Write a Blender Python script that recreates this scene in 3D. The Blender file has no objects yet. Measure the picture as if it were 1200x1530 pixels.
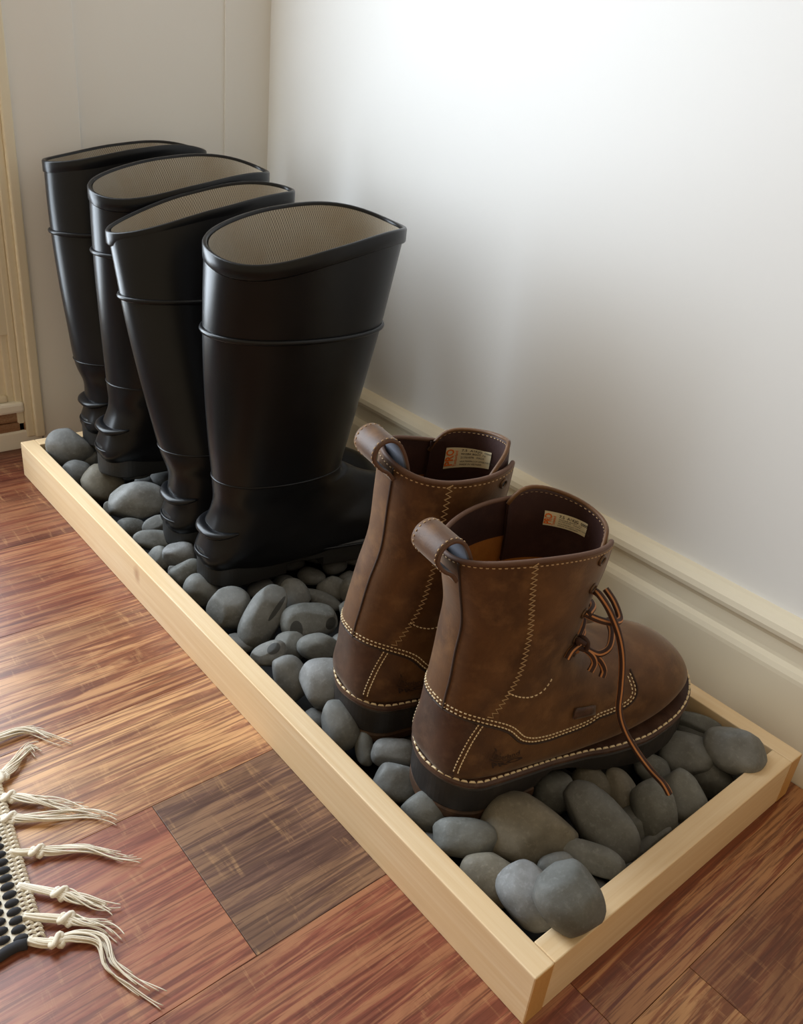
import bpy, bmesh, math, random
import numpy as np
from mathutils import Vector, noise, Matrix

# ------------------------------------------------------------------ camera
scn = bpy.context.scene
C = scn.collection
cam_d = bpy.data.cameras.new('camera'); cam = bpy.data.objects.new('camera', cam_d); C.objects.link(cam)
cam_d.sensor_fit = 'HORIZONTAL'; cam_d.sensor_width = 36.0; cam_d.lens = 38.146; cam_d.clip_start = 0.01
cam.location = (0.17392, -0.32688, 0.56304); cam.rotation_euler = (1.0816, -0.1006, 0.8736)
scn.camera = cam
scn.view_settings.view_transform = 'Standard'; scn.view_settings.look = 'None'
scn.view_settings.gamma = 1.0; scn.view_settings.use_curve_mapping = False
scn.view_settings.exposure = 0.36

# ------------------------------------------------------------------ light
w = bpy.data.worlds.new('room_ambience'); scn.world = w; w.use_nodes = True
w.node_tree.nodes['Background'].inputs[0].default_value = (1.0, 0.81, 0.55, 1)
w.node_tree.nodes['Background'].inputs[1].default_value = 0.43
wl = bpy.data.lights.new('window_daylight', 'AREA'); wlo = bpy.data.objects.new('window_daylight', wl); C.objects.link(wlo)
wl.shape = 'RECTANGLE'; wl.size = 1.44; wl.size_y = 0.58; wl.energy = 28.5; wl.color = (0.78, 0.89, 1.0)
wlo.location = (-1.105, -.345, .89); wlo.rotation_euler = (0, math.radians(-90), 0)

# ------------------------------------------------------------------ helpers
def lin(r, g, b):
    f = lambda c: ((c/255+0.055)/1.055)**2.4 if c > 10 else c/255/12.92
    return (f(r), f(g), f(b), 1)

class NT:
    def __init__(s, name):
        s.m = bpy.data.materials.new(name); s.m.use_nodes = True; s.t = s.m.node_tree
        s.b = s.t.nodes['Principled BSDF']
    def n(s, typ, ins=None, **kw):
        nd = s.t.nodes.new(typ)
        for k, v in kw.items(): setattr(nd, k, v)
        for k, v in (ins or {}).items(): s.set(nd.inputs[k], v)
        return nd
    def set(s, sock, v):
        if hasattr(v, 'is_output'): s.t.links.new(v, sock)
        else: sock.default_value = v
    def p(s, **kw):
        for k, v in kw.items(): s.set(s.b.inputs[k.replace('_', ' ')], v)
    def coord(s, kind='Object', scale=(1, 1, 1), loc=(0, 0, 0)):
        tc = s.n('ShaderNodeTexCoord')
        return s.n('ShaderNodeMapping', {'Vector': tc.outputs[kind], 'Scale': scale, 'Location': loc}).outputs[0]
    def noise(s, vec, scale, detail=4, rough=.55, dist=0):
        return s.n('ShaderNodeTexNoise', {'Vector': vec, 'Scale': scale, 'Detail': detail, 'Roughness': rough, 'Distortion': dist}).outputs['Fac']
    def ramp(s, fac, stops):
        r = s.n('ShaderNodeValToRGB', {'Fac': fac}); e = r.color_ramp.elements
        while len(e) < len(stops): e.new(.5)
        for i, (p, c) in enumerate(stops):
            e[i].position = p; e[i].color = c if len(c) == 4 else (*c, 1)
        return r.outputs[0]
    def mix(s, fac, a, b, mode='MIX'):
        m = s.n('ShaderNodeMix', data_type='RGBA', blend_type=mode)
        s.set(m.inputs[0], fac); s.set(m.inputs[6], a); s.set(m.inputs[7], b); return m.outputs[2]
    def math(s, op, a, b=0.0):
        m = s.n('ShaderNodeMath', operation=op); s.set(m.inputs[0], a); s.set(m.inputs[1], b); return m.outputs[0]
    def bump(s, h, strength=.3, dist=.001):
        s.p(Normal=s.n('ShaderNodeBump', {'Height': h, 'Strength': strength, 'Distance': dist}).outputs[0])

def plain(name, col, rough=.5, metal=0, spec=.5):
    t = NT(name); t.p(Base_Color=col, Roughness=rough, Metallic=metal, Specular_IOR_Level=spec)
    v = t.noise(t.coord(scale=(1, 1, 1)), 180, 3)
    t.bump(v, .08, .0006)
    return t.m

M = {}
def wall_mat(name, col):
    t = NT(name); v = t.coord()
    t.p(Base_Color=t.mix(t.math('MULTIPLY', t.noise(v, 3, 3), .25), col, tuple(c*.93 for c in col[:3])+(1,)), Roughness=.62, Specular_IOR_Level=.3)
    t.bump(t.noise(v, 220, 3), .06, .0006); return t.m
M['wall'] = wall_mat('painted_wall', (.80, .80, .79, 1))
M['trim'] = wall_mat('cream_trim_paint', (.78, .71, .56, 1))
M['white'] = wall_mat('white_trim_paint', (.86, .83, .76, 1))

def wood(name, light, dark, line, scale=(3, 90, 90), rough=.5, get=False):
    t = NT(name); v = t.coord(scale=scale)
    g = t.noise(v, 1.6, 5, .6, .4); b = t.noise(t.coord(scale=(4, 14, 14)), 2.0, 3)
    c = t.mix(t.ramp(g, [(.35, (0, 0, 0)), (.68, (1, 1, 1))]), light, line)
    c = t.mix(t.ramp(b, [(.4, (0, 0, 0)), (.75, (.8, .8, .8))]), c, dark)
    fg = t.noise(t.coord(scale=(2, 420, 420)), 1, 3)
    c = t.mix(t.ramp(fg, [(.42, (.35, .35, .35)), (.6, (0, 0, 0))]), c, dark)
    t.p(Base_Color=c, Roughness=rough, Specular_IOR_Level=.35); t.bump(g, .12, .0005); return t if get else t.m
M['pine'] = wood('bare_pine', lin(232, 208, 172), lin(224, 194, 150), lin(216, 184, 140))
M['pine_end'] = wood('pine_end_grain', lin(205, 160, 98), lin(190, 140, 80), lin(196, 150, 90), (60, 60, 9))
M['knot'] = plain('pine_knot', lin(172, 118, 84), .5)
M['liner'] = plain('black_liner', (.006, .006, .007, 1), .45)
M['worn'] = wood('worn_brown_wood', lin(150, 112, 84), lin(120, 84, 60), lin(176, 146, 118), (90, 5, 60))

def floor_mat():
    t = NT('laminate_planks'); oi = t.n('ShaderNodeObjectInfo')
    tc = t.n('ShaderNodeTexCoord')
    off = t.n('ShaderNodeVectorMath', {0: tc.outputs['Object'], 1: t.n('ShaderNodeCombineXYZ', {'X': t.math('MULTIPLY', oi.outputs['Random'], 7.3), 'Y': t.math('MULTIPLY', oi.outputs['Random'], 31.0)}).outputs[0]}, operation='ADD').outputs[0]
    mp = lambda sc: t.n('ShaderNodeMapping', {'Vector': off, 'Scale': sc}).outputs[0]
    g1 = t.noise(mp((330, 9, 1)), 1.0, 5, .65, .6)
    g2 = t.noise(mp((95, 4.2, 1)), 1.0, 6, .66, 1.6)
    g3 = t.noise(mp((22, 5.0, 1)), 1.0, 5, .6, .8)
    g4 = t.noise(mp((16, 120, 1)), 1.0, 4, .7, .5)
    base = oi.outputs['Color']; al = oi.outputs['Alpha']
    light = t.mix(.75, base, lin(222, 174, 120))
    dark = t.mix(1.0, base, (.40, .33, .34, 1), 'MULTIPLY')
    k = t.math('MULTIPLY', t.ramp(g2, [(.46, (0, 0, 0)), (.54, (1, 1, 1))]), al)
    k3 = t.ramp(g2, [(.40, (.5, .5, .5)), (.45, (0, 0, 0))])
    c = t.mix(k, base, light)
    k2 = t.math('MULTIPLY', t.ramp(g3, [(.48, (0, 0, 0)), (.66, (1, 1, 1))]), .6)
    c = t.mix(k2, c, dark)
    c = t.mix(k3, c, dark)
    c = t.mix(t.math('MULTIPLY', t.ramp(g4, [(.56, (0, 0, 0)), (.7, (1, 1, 1))]), t.ramp(g3, [(.4, (0, 0, 0)), (.6, (.4, .4, .4))])), c, light)
    c = t.mix(t.ramp(g1, [(.40, (.7, .7, .7)), (.50, (0, 0, 0))]), c, dark)
    t.p(Base_Color=c, Roughness=.36, Specular_IOR_Level=.45)
    t.bump(g1, .10, .0006); return t.m
M['laminate'] = floor_mat()

def rubber():
    t = NT('black_rubber'); v = t.coord()
    sc = t.ramp(t.noise(t.coord(scale=(8, 8, 1.5)), 14, 6, .7), [(.62, (0, 0, 0)), (.8, (1, 1, 1))])
    dust = t.ramp(t.noise(v, 9, 5, .6), [(.45, (0, 0, 0)), (.8, (1, 1, 1))])
    t.p(Base_Color=t.mix(t.math('MULTIPLY', dust, .35), (.0045, .0048, .006, 1), (.018, .0185, .02, 1)),
        Roughness=t.math('ADD', .30, t.math('MULTIPLY', sc, .25)), Specular_IOR_Level=.27)
    t.bump(t.noise(v, 30, 4), .06, .001); return t.m
M['rubber'] = rubber()
M['rubber_dull'] = plain('dusty_rubber_sole', (.016, .0155, .015, 1), .5)
def knit():
    t = NT('knit_boot_lining'); tc = t.n('ShaderNodeTexCoord')
    uv = t.n('ShaderNodeMapping', {'Vector': tc.outputs['UV'], 'Scale': (130, 80, 1)}).outputs[0]
    sx = t.n('ShaderNodeSeparateXYZ', {0: uv})
    a = t.math('SINE', t.math('MULTIPLY', sx.outputs[0], 6.283)); b = t.math('SINE', t.math('MULTIPLY', sx.outputs[1], 6.283))
    h = t.math('MULTIPLY', a, b)
    f = t.math('ADD', t.math('MULTIPLY', h, .5), .5)
    c = t.mix(f, lin(112, 106, 98), lin(196, 188, 174))
    c = t.mix(t.ramp(t.noise(t.coord(), 25, 4), [(.35, (0, 0, 0)), (.8, (.6, .6, .6))]), c, lin(150, 134, 112))
    t.p(Base_Color=c, Roughness=.9, Specular_IOR_Level=.1); t.bump(f, .5, .0008); return t.m
M['knit'] = knit()

def leather(name, mid, dark, light, rough=.6, sheen=0.0):
    t = NT(name); v = t.coord()
    n1 = t.noise(v, 16, 5, .6, .5); n2 = t.noise(v, 55, 4, .6)
    c = t.mix(t.ramp(n1, [(.36, (0, 0, 0)), (.66, (1, 1, 1))]), dark, mid)
    c = t.mix(t.math('MULTIPLY', t.ramp(n2, [(.5, (0, 0, 0)), (.75, (1, 1, 1))]), .6), c, light)
    t.p(Base_Color=c, Roughness=rough, Specular_IOR_Level=.35, Sheen_Weight=sheen, Sheen_Roughness=.35, Sheen_Tint=(1, .88, .74, 1))
    t.bump(t.math('ADD', t.noise(v, 700, 2), t.noise(v, 60, 4)), .16, .0006); return t.m
M['leather'] = leather('oiled_brown_leather', lin(99, 66, 36), lin(66, 40, 20), lin(124, 89, 54), .52, .22)
M['leather_dark'] = leather('dark_heel_leather', lin(78, 52, 38), lin(52, 33, 26), lin(104, 78, 62), .45, .18)
M['lining'] = leather('dark_collar_lining', lin(60, 38, 34), lin(46, 28, 25), lin(74, 50, 44), .6)
M['tan_lining'] = leather('tan_inner_lining', lin(168, 108, 44), lin(140, 86, 34), lin(180, 122, 56), .7)
M['seam'] = plain('dark_seam', lin(46, 28, 18), .7)
M['edge'] = plain('raw_leather_edge', lin(92, 64, 48), .7)
M['thread'] = plain('cream_thread', lin(226, 206, 168), .7)
M['thread_tan'] = plain('tan_thread', lin(176, 146, 108), .7)
M['sole'] = leather('black_rubber_outsole', lin(50, 46, 44), lin(36, 33, 32), lin(66, 58, 52), .5)
M['heel'] = leather('brown_heel_layer', lin(92, 64, 42), lin(60, 44, 34), lin(110, 80, 56), .6)
M['bronze'] = plain('dark_bronze_eyelet', lin(96, 74, 56), .4, .7)
M['hole'] = plain('dark_hole', (.01, .008, .007, 1), .9)
M['lace_dark'] = plain('lace_dark_brown', lin(58, 34, 24), .8)
M['lace_tan'] = plain('lace_orange_tan', lin(186, 126, 78), .8)
M['loop_in'] = plain('blue_grey_loop_lining', lin(110, 112, 122), .9)
M['label'] = plain('ivory_size_label', lin(226, 214, 180), .7)
M['orange'] = plain('orange_print', lin(228, 112, 34), .7)
M['ink'] = plain('grey_print', lin(70, 62, 54), .7)
M['cream'] = leather('cream_cotton', lin(230, 221, 204), lin(212, 200, 178), lin(240, 234, 222), .9)
M['black_yarn'] = plain('black_yarn', lin(44, 44, 48), .9)

def stone():
    t = NT('river_pebble'); oi = t.n('ShaderNodeObjectInfo'); v = t.coord()
    off = t.n('ShaderNodeVectorMath', {0: v, 1: t.n('ShaderNodeCombineXYZ', {'X': t.math('MULTIPLY', oi.outputs['Random'], 13.0), 'Z': t.math('MULTIPLY', oi.outputs['Random'], 5.0)}).outputs[0]}, operation='ADD').outputs[0]
    n1 = t.noise(off, 45, 5, .6); n2 = t.noise(off, 260, 4, .65); n3 = t.noise(off, 900, 2)
    base = oi.outputs['Color']
    dk = t.mix(1.0, base, (.62, .61, .58, 1), 'MULTIPLY'); lt = t.mix(1.0, base, (1.35, 1.35, 1.36, 1), 'MULTIPLY')
    c = t.mix(t.ramp(n1, [(.3, (0, 0, 0)), (.65, (1, 1, 1))]), dk, base)
    c = t.mix(t.math('MULTIPLY', t.ramp(n2, [(.52, (0, 0, 0)), (.75, (1, 1, 1))]), .6), c, lt)
    c = t.mix(t.math('MULTIPLY', t.ramp(n3, [(.62, (0, 0, 0)), (.8, (1, 1, 1))]), .4), c, dk)
    dark_patch = t.n('ShaderNodeAttribute', attribute_name='dark_patch').outputs['Fac']
    patch_mask = t.ramp(dark_patch, [(.45, (0, 0, 0)), (.55, (1, 1, 1))])
    c = t.mix(patch_mask, c, t.mix(1.0, base, (.25, .25, .25, 1), 'MULTIPLY'))  # base colour darkened inside the marked patches
    t.p(Base_Color=c, Roughness=.62, Specular_IOR_Level=.35)
    t.bump(t.math('ADD', n2, t.math('MULTIPLY', n1, 1.5)), .22, .0012); return t.m
M['stone'] = stone()

def mesh(name, V, F, mats, parent=None, smooth=True, fm=None, kind=None, label=None, uv=None):
    me = bpy.data.meshes.new(name); me.from_pydata([tuple(map(float, v)) for v in V], [], F)
    if not isinstance(mats, (list, tuple)): mats = [mats]
    for m in mats: me.materials.append(m)
    if fm is not None: me.polygons.foreach_set('material_index', fm)
    if smooth: me.polygons.foreach_set('use_smooth', [True]*len(me.polygons))
    if uv is not None:
        L = me.uv_layers.new(name='UVMap')
        idx = np.empty(len(me.loops), int); me.loops.foreach_get('vertex_index', idx)
        L.data.foreach_set('uv', np.asarray(uv)[idx].ravel())
    me.update()
    o = bpy.data.objects.new(name, me); C.objects.link(o)
    if parent: o.parent = parent
    if kind: o['kind'] = kind
    if label: o['label'] = label
    return o
def empty(name, loc, rz=0, label=None, cat=None, group=None, kind=None):
    o = bpy.data.objects.new(name, None); C.objects.link(o); o.location = loc; o.rotation_euler = (0, 0, rz)
    o.empty_display_size = .02
    return tag(o, label, cat, group, kind)
def tag(o, label=None, cat=None, group=None, kind=None):
    for k, v in (('label', label), ('category', cat), ('group', group), ('kind', kind)):
        if v: o[k] = v
    return o
def box(name, x0, x1, y0, y1, z0, z1, mat, parent=None, bevel=.001, **kw):
    bm = bmesh.new(); bmesh.ops.create_cube(bm, size=1)
    for v in bm.verts:
        v.co = (x0+(v.co.x+.5)*(x1-x0), y0+(v.co.y+.5)*(y1-y0), z0+(v.co.z+.5)*(z1-z0))
    if bevel: bmesh.ops.bevel(bm, geom=bm.edges[:], offset=bevel, segments=2, affect='EDGES', profile=.5)
    me = bpy.data.meshes.new(name); bm.to_mesh(me); bm.free(); me.materials.append(mat)
    o = bpy.data.objects.new(name, me); C.objects.link(o)
    if parent: o.parent = parent
    return tag(o, **kw)
def prism_x(name, prof, x0, x1, mat, parent=None, **kw):   # profile (y,z) extruded along x
    n = len(prof); V = [(x0, y, z) for y, z in prof]+[(x1, y, z) for y, z in prof]
    F = [(i, (i+1) % n, n+(i+1) % n, n+i) for i in range(n)]+[tuple(range(n))[::-1], tuple(range(n, 2*n))]
    return tag(mesh(name, V, F, mat, parent, smooth=False), **kw)
def tube_geo(P, r, n=8, closed=False, cap=True):
    P = np.asarray(P, float); m = len(P); r = np.broadcast_to(r, (m,)) if np.ndim(r) < 2 else r
    T = (np.roll(P, -1, 0)-np.roll(P, 1, 0)) if closed else np.gradient(P, axis=0)
    T /= np.linalg.norm(T, axis=1)[:, None]+1e-12
    a = np.array([0, 0, 1.]) if abs(T[0][2]) < .9 else np.array([1., 0, 0])
    N = np.cross(T[0], a); N /= np.linalg.norm(N); V = []
    for i in range(m):
        N = N-T[i]*(N@T[i]); N /= np.linalg.norm(N); B = np.cross(T[i], N)
        for k in range(n):
            t = 2*math.pi*k/n; V.append(P[i]+r[i]*(N*math.cos(t)+B*math.sin(t)))
    F = []
    for i in range(m if closed else m-1):
        j = (i+1) % m
        F += [(i*n+k, i*n+(k+1) % n, j*n+(k+1) % n, j*n+k) for k in range(n)]
    if cap and not closed: F += [tuple(range(n))[::-1], tuple(range((m-1)*n, m*n))]
    return V, F
def tube(name, P, r, mat, parent=None, n=8, closed=False, **kw):
    V, F = tube_geo(P, r, n, closed); return tag(mesh(name, V, F, mat, parent), **kw)
def merge(geos):
    V = []; F = []
    for v, f in geos:
        o = len(V); V += list(v); F += [tuple(i+o for i in q) for q in f]
    return V, F
def spline(P, n):
    P = np.asarray(P, float); m = len(P); out = []
    for t in np.linspace(0, m-1, n):
        i = min(int(t), m-2); f = t-i
        p0, p1, p2, p3 = P[max(i-1, 0)], P[i], P[i+1], P[min(i+2, m-1)]
        out.append(.5*((2*p1)+(-p0+p2)*f+(2*p0-5*p1+4*p2-p3)*f*f+(-p0+3*p1-3*p2+p3)*f**3))
    return np.array(out)
def copy_tree(o, parent=None, skip=()):
    c = o.copy(); C.objects.link(c); c.parent = parent
    for ch in o.children:
        if ch.name.split('.')[0] not in skip: copy_tree(ch, c, skip)
    return c

# ------------------------------------------------------------------ setting
XF, YW = -1.04, 0.40                       # far wall plane, long wall plane
fl = empty('floor', (0, 0, 0), label='reddish brown laminate plank floor', kind='structure')
box('subfloor', -1.3, 1.3, -2.2, .42, -.03, -.009, M['worn'], fl, 0)
PL = [  # x0, x1, [(y0, y1, rgb, streak)]
 (.41, .60, [(-2.2, -.4, (120, 62, 36), .4), (-.4, .38, (126, 66, 38), .5)]),
 (.235, .41, [(-2.2, -.2, (128, 66, 40), .4), (-.2, .38, (122, 62, 36), .4)]),
 (.0445, .235, [(-2.2, -.5, (120, 62, 40), .5), (-.5, .132, (148, 92, 54), .75), (.132, .38, (134, 80, 50), .35)]),
 (-.147, .0445, [(-2.2, -.75, (130, 70, 50), .5), (-.75, .05, (138, 78, 58), .3), (.05, .38, (136, 74, 42), .55)]),
 (-.311, -.147, [(-2.2, -.9, (130, 70, 48), .5), (-.9, -.117, (146, 84, 62), .22), (-.117, .38, (104, 74, 60), .22)]),
 (-.433, -.311, [(-2.2, -.62, (150, 96, 60), .7), (-.62, .38, (158, 108, 76), .9)]),
 (-.60, -.433, [(-2.2, -.35, (140, 84, 54), .5), (-.35, .38, (138, 84, 54), .55)]),
 (-.77, -.60, [(-2.2, -.7, (120, 62, 40), .3), (-.7, .38, (120, 62, 38), .25)]),
 (-.93, -.77, [(-2.2, -.45, (120, 66, 44), .3), (-.45, .38, (108, 54, 34), .2)]),
 (-1.06, -.93, [(-2.2, -.8, (116, 60, 40), .3), (-.8, .38, (98, 46, 32), .15)]),
]
for x0, x1, lst in PL:
    for y0, y1, c, a in lst:
        p = box('plank', x0+.0002, x1-.0002, y0+.0002, y1-.0002, -.009, 0, M['laminate'], fl, .00025)
        q = lin(*c); p.color = (q[0], q[1], q[2], a)

box('wall_right', XF-.02, 1.2, YW, YW+.1, -.03, 2.5, M['wall'], None, 0, label='white painted long wall behind the boot tray', kind='structure')
bbp = [(YW+.002, -.005), (.381, -.005), (.381, .096), (.3815, .100), (.384, .1045), (.3885, .108), (.389, .1115), (.389, .124), (.3865, .128), (.383, .1315), (.382, .136), (.3835, .1415), (.388, .146), (.394, .1485), (YW+.002, .150)]
prism_x('baseboard_right', bbp, -.985, 1.2, M['trim'], label='cream moulded baseboard with a rounded cap along the long wall', kind='structure')
wf = empty('wall_far', (-1.042, .06, 0), -.1708, label='white painted end wall with flat boards beside the door', kind='structure')
box('plaster', -.1, 0, 0, .42, -.03, 2.5, M['wall'], wf, 0)
box('flat_casing_board', -.01, .003, .0005, .0835, 0, 2.1, M['wall'], wf, .0008)
box('corner_board', -.01, .003, .2805, .353, 0, 2.5, M['wall'], wf, .0008)
box('plaster', -.06, -.002, -.92, 0, 2.06, 2.5, M['wall'], wf, 0).rotation_euler = (0, 0, .1708)
box('plaster', -.06, -.002, -2.4, -.92, -.03, 2.5, M['wall'], wf, 0).rotation_euler = (0, 0, .1708)
# panelled door left of the tray
dr = empty('door_1', (XF, 0, 0), label='cream panelled door with worn brown bottom edge beside the tray', kind='structure')
box('panel', -.05, -.012, -.86, .034, .06, .17, M['trim'], dr, 0)
box('top_rail', -.05, -.004, -.86, .034, 1.60, 2.06, M['trim'], dr, .002)
box('stile', -.05, -.004, -.86, -.64, .17, 1.60, M['trim'], dr, .002)
box('stile', -.05, -.004, -.06, .034, .17, 1.60, M['trim'], dr, .002)
for i, (y0, y1, xf) in enumerate([(.047, .0605, .008), (.036, .0475, .002), (.026, .036, -.003), (.0165, .0265, -.0075)]):
    box('casing_bead', -.05, xf, y0, y1, .016, 2.06, M['trim'], dr, .0022)
box('bottom_rail', -.05, .003, -.86, .036, .056, .072, M['white'], dr, .004)
box('worn_edge_strip', -.05, -.005, -.86, .044, .040, .055, M['worn'], dr, .0015)
box('worn_edge_strip', -.05, -.003, -.86, .046, .026, .0395, M['worn'], dr, .0015)
box('threshold', -.05, .0, -.86, .058, -.002, .027, M['white'], dr, .0025)
box('bead', -.05, -.004, -.86, .0165, .072, .082, M['trim'], dr, .003)
# glazed upper part of the door: the daylight comes through it
gt = NT('window_glass'); gt.t.nodes.remove(gt.b)
tr = gt.n('ShaderNodeBsdfTransparent'); gl = gt.n('ShaderNodeBsdfGlossy', {'Roughness': .02})
mx = gt.n('ShaderNodeMixShader', {0: .05, 1: tr.outputs[0], 2: gl.outputs[0]})
gt.t.links.new(mx.outputs[0], gt.t.nodes['Material Output'].inputs[0])
box('pane', -.034, -.030, -.64, -.06, .17, 1.60, gt.m, dr, 0)

# ------------------------------------------------------------------ tray
L, W, H, T = .9528, .360, .0499, .019
tray = empty('boot_tray', (0, 0, 0), label='long pale pine boot tray filled with pebbles', cat='tray')
def board(x, y, rz, length, lab=None):
    b = box('board', -length/2, length/2, -T/2, T/2, 0, H, M['pine'], tray, .0009)
    b.location = (x, y, 0); b.rotation_euler = (0, 0, rz); return b
b_front = board(-L/2, T/2, 0, L)
board(-L/2, W-T/2, 0, L)
board(-T/2, W/2, math.pi/2, W-2*T-.0006)
board(-L+T/2, W/2, math.pi/2, W-2*T-.0006)
box('base_panel', -L+T, -T, T, W-T, .001, .006, M['liner'], tray, 0)
# end-grain faces of the two long boards on the short side
for y in (T/2, W-T/2):
    box('end_grain', -.0008, .0003, y-T/2+.0008, y+T/2-.0008, .0008, H-.0008, M['pine_end'], tray, 0)
# the long room-side board has a knot part-way along
kt = wood('bare_pine_with_knot', lin(232, 208, 172), lin(224, 194, 150), lin(216, 184, 140), get=True)
kd = kt.n('ShaderNodeVectorMath', {0: kt.coord(scale=(70, 30, 52), loc=(-70*(-.590+L/2), 0, -52*.034))}, operation='LENGTH').outputs['Value']
kd = kt.math('ADD', kd, kt.math('MULTIPLY', kt.noise(kt.coord(), 90, 3), .5))
old = kt.b.inputs['Base Color'].links[0].from_socket
kt.p(Base_Color=kt.mix(kt.ramp(kd, [(.3, (.95, .95, .95)), (.55, (.55, .55, .55)), (1.0, (0, 0, 0))]), old, lin(160, 112, 84)))
b_front.data.materials[0] = kt.m

# ------------------------------------------------------------------ boot surface
class Loft:
    """Rows (Bs,Bh, Fs,Fh, halfwidth, nB, lateral): ovals between a back/bottom point B and a front/top point F."""
    def __init__(s, rows, wave=None, wave_rows=1.6):
        s.K = np.array(rows, float); s.n = len(rows); s.wave = wave; s.wr = wave_rows
    def row(s, u):
        u = np.clip(np.asarray(u, float), 0, s.n-1); i = np.minimum(u.astype(int), s.n-2); f = (u-i)[..., None]
        g = lambda j: s.K[np.clip(j, 0, s.n-1)]
        p0, p1, p2, p3 = g(i-1), g(i), g(i+1), g(i+2)
        return .5*(2*p1+(p2-p0)*f+(2*p0-5*p1+4*p2-p3)*f*f+(3*p1-p0-3*p2+p3)*f**3)
    def pt(s, u, th, inset=0.0):
        u = np.asarray(u, float); th = np.asarray(th, float); u, th = np.broadcast_arrays(u, th)
        r = s.row(u); Bs, Bh, Fs, Fh, b, nB, l0 = [r[..., k] for k in range(7)]
        c, q = np.cos(th), np.sin(th)
        n = np.where(c > 0, 2.15, nB); e = 2/n
        al = np.sign(c)*np.abs(c)**e; sd = np.sign(q)*np.abs(q)**e
        hs, hh = (Fs-Bs)/2, (Fh-Bh)/2; hl = np.sqrt(hs**2+hh**2)+1e-9
        k = np.maximum(1-inset/hl, .02); kb = np.maximum(1-inset/np.maximum(b, 1e-4), .02)
        P = np.stack([l0+b*kb*sd, (Bs+Fs)/2+hs*k*al, (Bh+Fh)/2+hh*k*al], -1)
        if s.wave is not None:
            wv = s.wave; z = wv[0]+wv[1]*c+wv[2]*q+wv[3]*np.cos(2*th)+wv[4]*np.sin(2*th)+(wv[5]*np.cos(3*th)+wv[6]*np.sin(3*th) if len(wv) > 5 else 0)
            P[..., 2] += z*np.clip(1-u/s.wr, 0, 1)**1.5
        return P
    def nrm(s, u, th):
        e = 1e-3; a = s.pt(np.asarray(u)+e, th)-s.pt(np.asarray(u)-e, th); b = s.pt(u, np.asarray(th)+e)-s.pt(u, np.asarray(th)-e)
        n = np.cross(b, a); n /= np.linalg.norm(n, axis=-1)[..., None]+1e-12
        r = s.row(u); mid = np.stack([r[..., 6], (r[..., 0]+r[..., 2])/2, (r[..., 1]+r[..., 3])/2], -1)
        return n*np.sign(np.sum(n*(s.pt(u, th)-mid), -1))[..., None]
    def grid(s, us, ths, inset=0.0, closed=True, keep=None):
        P = s.pt(np.asarray(us)[:, None], np.asarray(ths)[None, :], inset); m, n = P.shape[:2]
        F = []; ft = []
        for i in range(m-1):
            for j in range(n if closed else n-1):
                k = (j+1) % n
                if keep and not keep(us[i], ths[j], ths[k]): continue
                F.append((i*n+j, i*n+k, (i+1)*n+k, (i+1)*n+j)); ft.append(i)
        return P.reshape(-1, 3), F, ft
    def locate(s, pts, side=1, u0=0, u1=None):
        u1 = s.n-1 if u1 is None else u1
        us = np.linspace(u0, u1, 160); ts = np.linspace(.02, math.pi-.02, 90)*side
        G = s.pt(us[:, None], ts[None, :]); out = []
        for p in pts:
            d = (G[..., 1]-p[0])**2+(G[..., 2]-p[1])**2
            i, j = np.unravel_index(d.argmin(), d.shape); u, t = us[i], ts[j]
            for _ in range(5):
                e = 1e-3; q = s.pt(u, t)[1:]; a = (s.pt(u+e, t)[1:]-q)/e; b = (s.pt(u, t+e)[1:]-q)/e
                A = np.stack([a, b], 1)
                try: dx = np.linalg.solve(A+1e-9*np.eye(2), np.array(p)-q)
                except Exception: break
                dx = np.clip(dx, -.15, .15); u = float(np.clip(u+dx[0], u0, u1)); t = t+dx[1]
                t = side*min(max(side*t, .0), math.pi)
            out.append((u, t))
        return np.array(out)

def ring_path(lf, u, n=72, off=0.0, t0=0, t1=2*math.pi, closed=True):
    ts = np.linspace(t0, t1, n+1)[:-1] if closed else np.linspace(t0, t1, n)
    return lf.pt(u, ts)+off*lf.nrm(np.full_like(ts, u), ts)

def slab(stations, cols=4):
    """Loft of bevelled rectangles: rows (s, centre l, half width, h bottom, h top)."""
    V = []; F = []; n = 8
    for s_, c, wd, hb, ht in stations:
        wd = max(wd, .0004); be = min(.0022, (ht-hb)*.35, wd*.5)
        for l, h in [(-wd+be, hb), (wd-be, hb), (wd, hb+be), (wd, ht-be), (wd-be, ht), (-wd+be, ht), (-wd, ht-be), (-wd, hb+be)]:
            V.append((c+l, s_, h))
    m = len(stations)
    for i in range(m-1):
        F += [(i*n+k, i*n+(k+1) % n, (i+1)*n+(k+1) % n, (i+1)*n+k) for k in range(n)]
    F += [tuple(range(n))[::-1], tuple(range((m-1)*n, m*n))]
    return V, F
def tab(t): t = np.array(t, float); return lambda x: np.interp(x, t[:, 0], t[:, 1])
def ends(s0, s1, n):                        # stations crowded towards both ends
    t = (1-np.cos(np.linspace(0, math.pi, n)))/2; return s0+(s1-s0)*t
def sole_width(s, s0, s1, core):
    """rounded plan outline: the core width table closed by round heel and toe ends"""
    s = np.asarray(s, float); r0, r1 = .034, .062
    a = np.clip((s-s0)/r0, 0, 1); b = np.clip((s1-s)/r1, 0, 1)
    return core(s)*np.sqrt(np.clip(1-(1-a)**2, 0, 1))*np.clip(1-(1-b)**2.3, 0, 1)**.5

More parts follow.
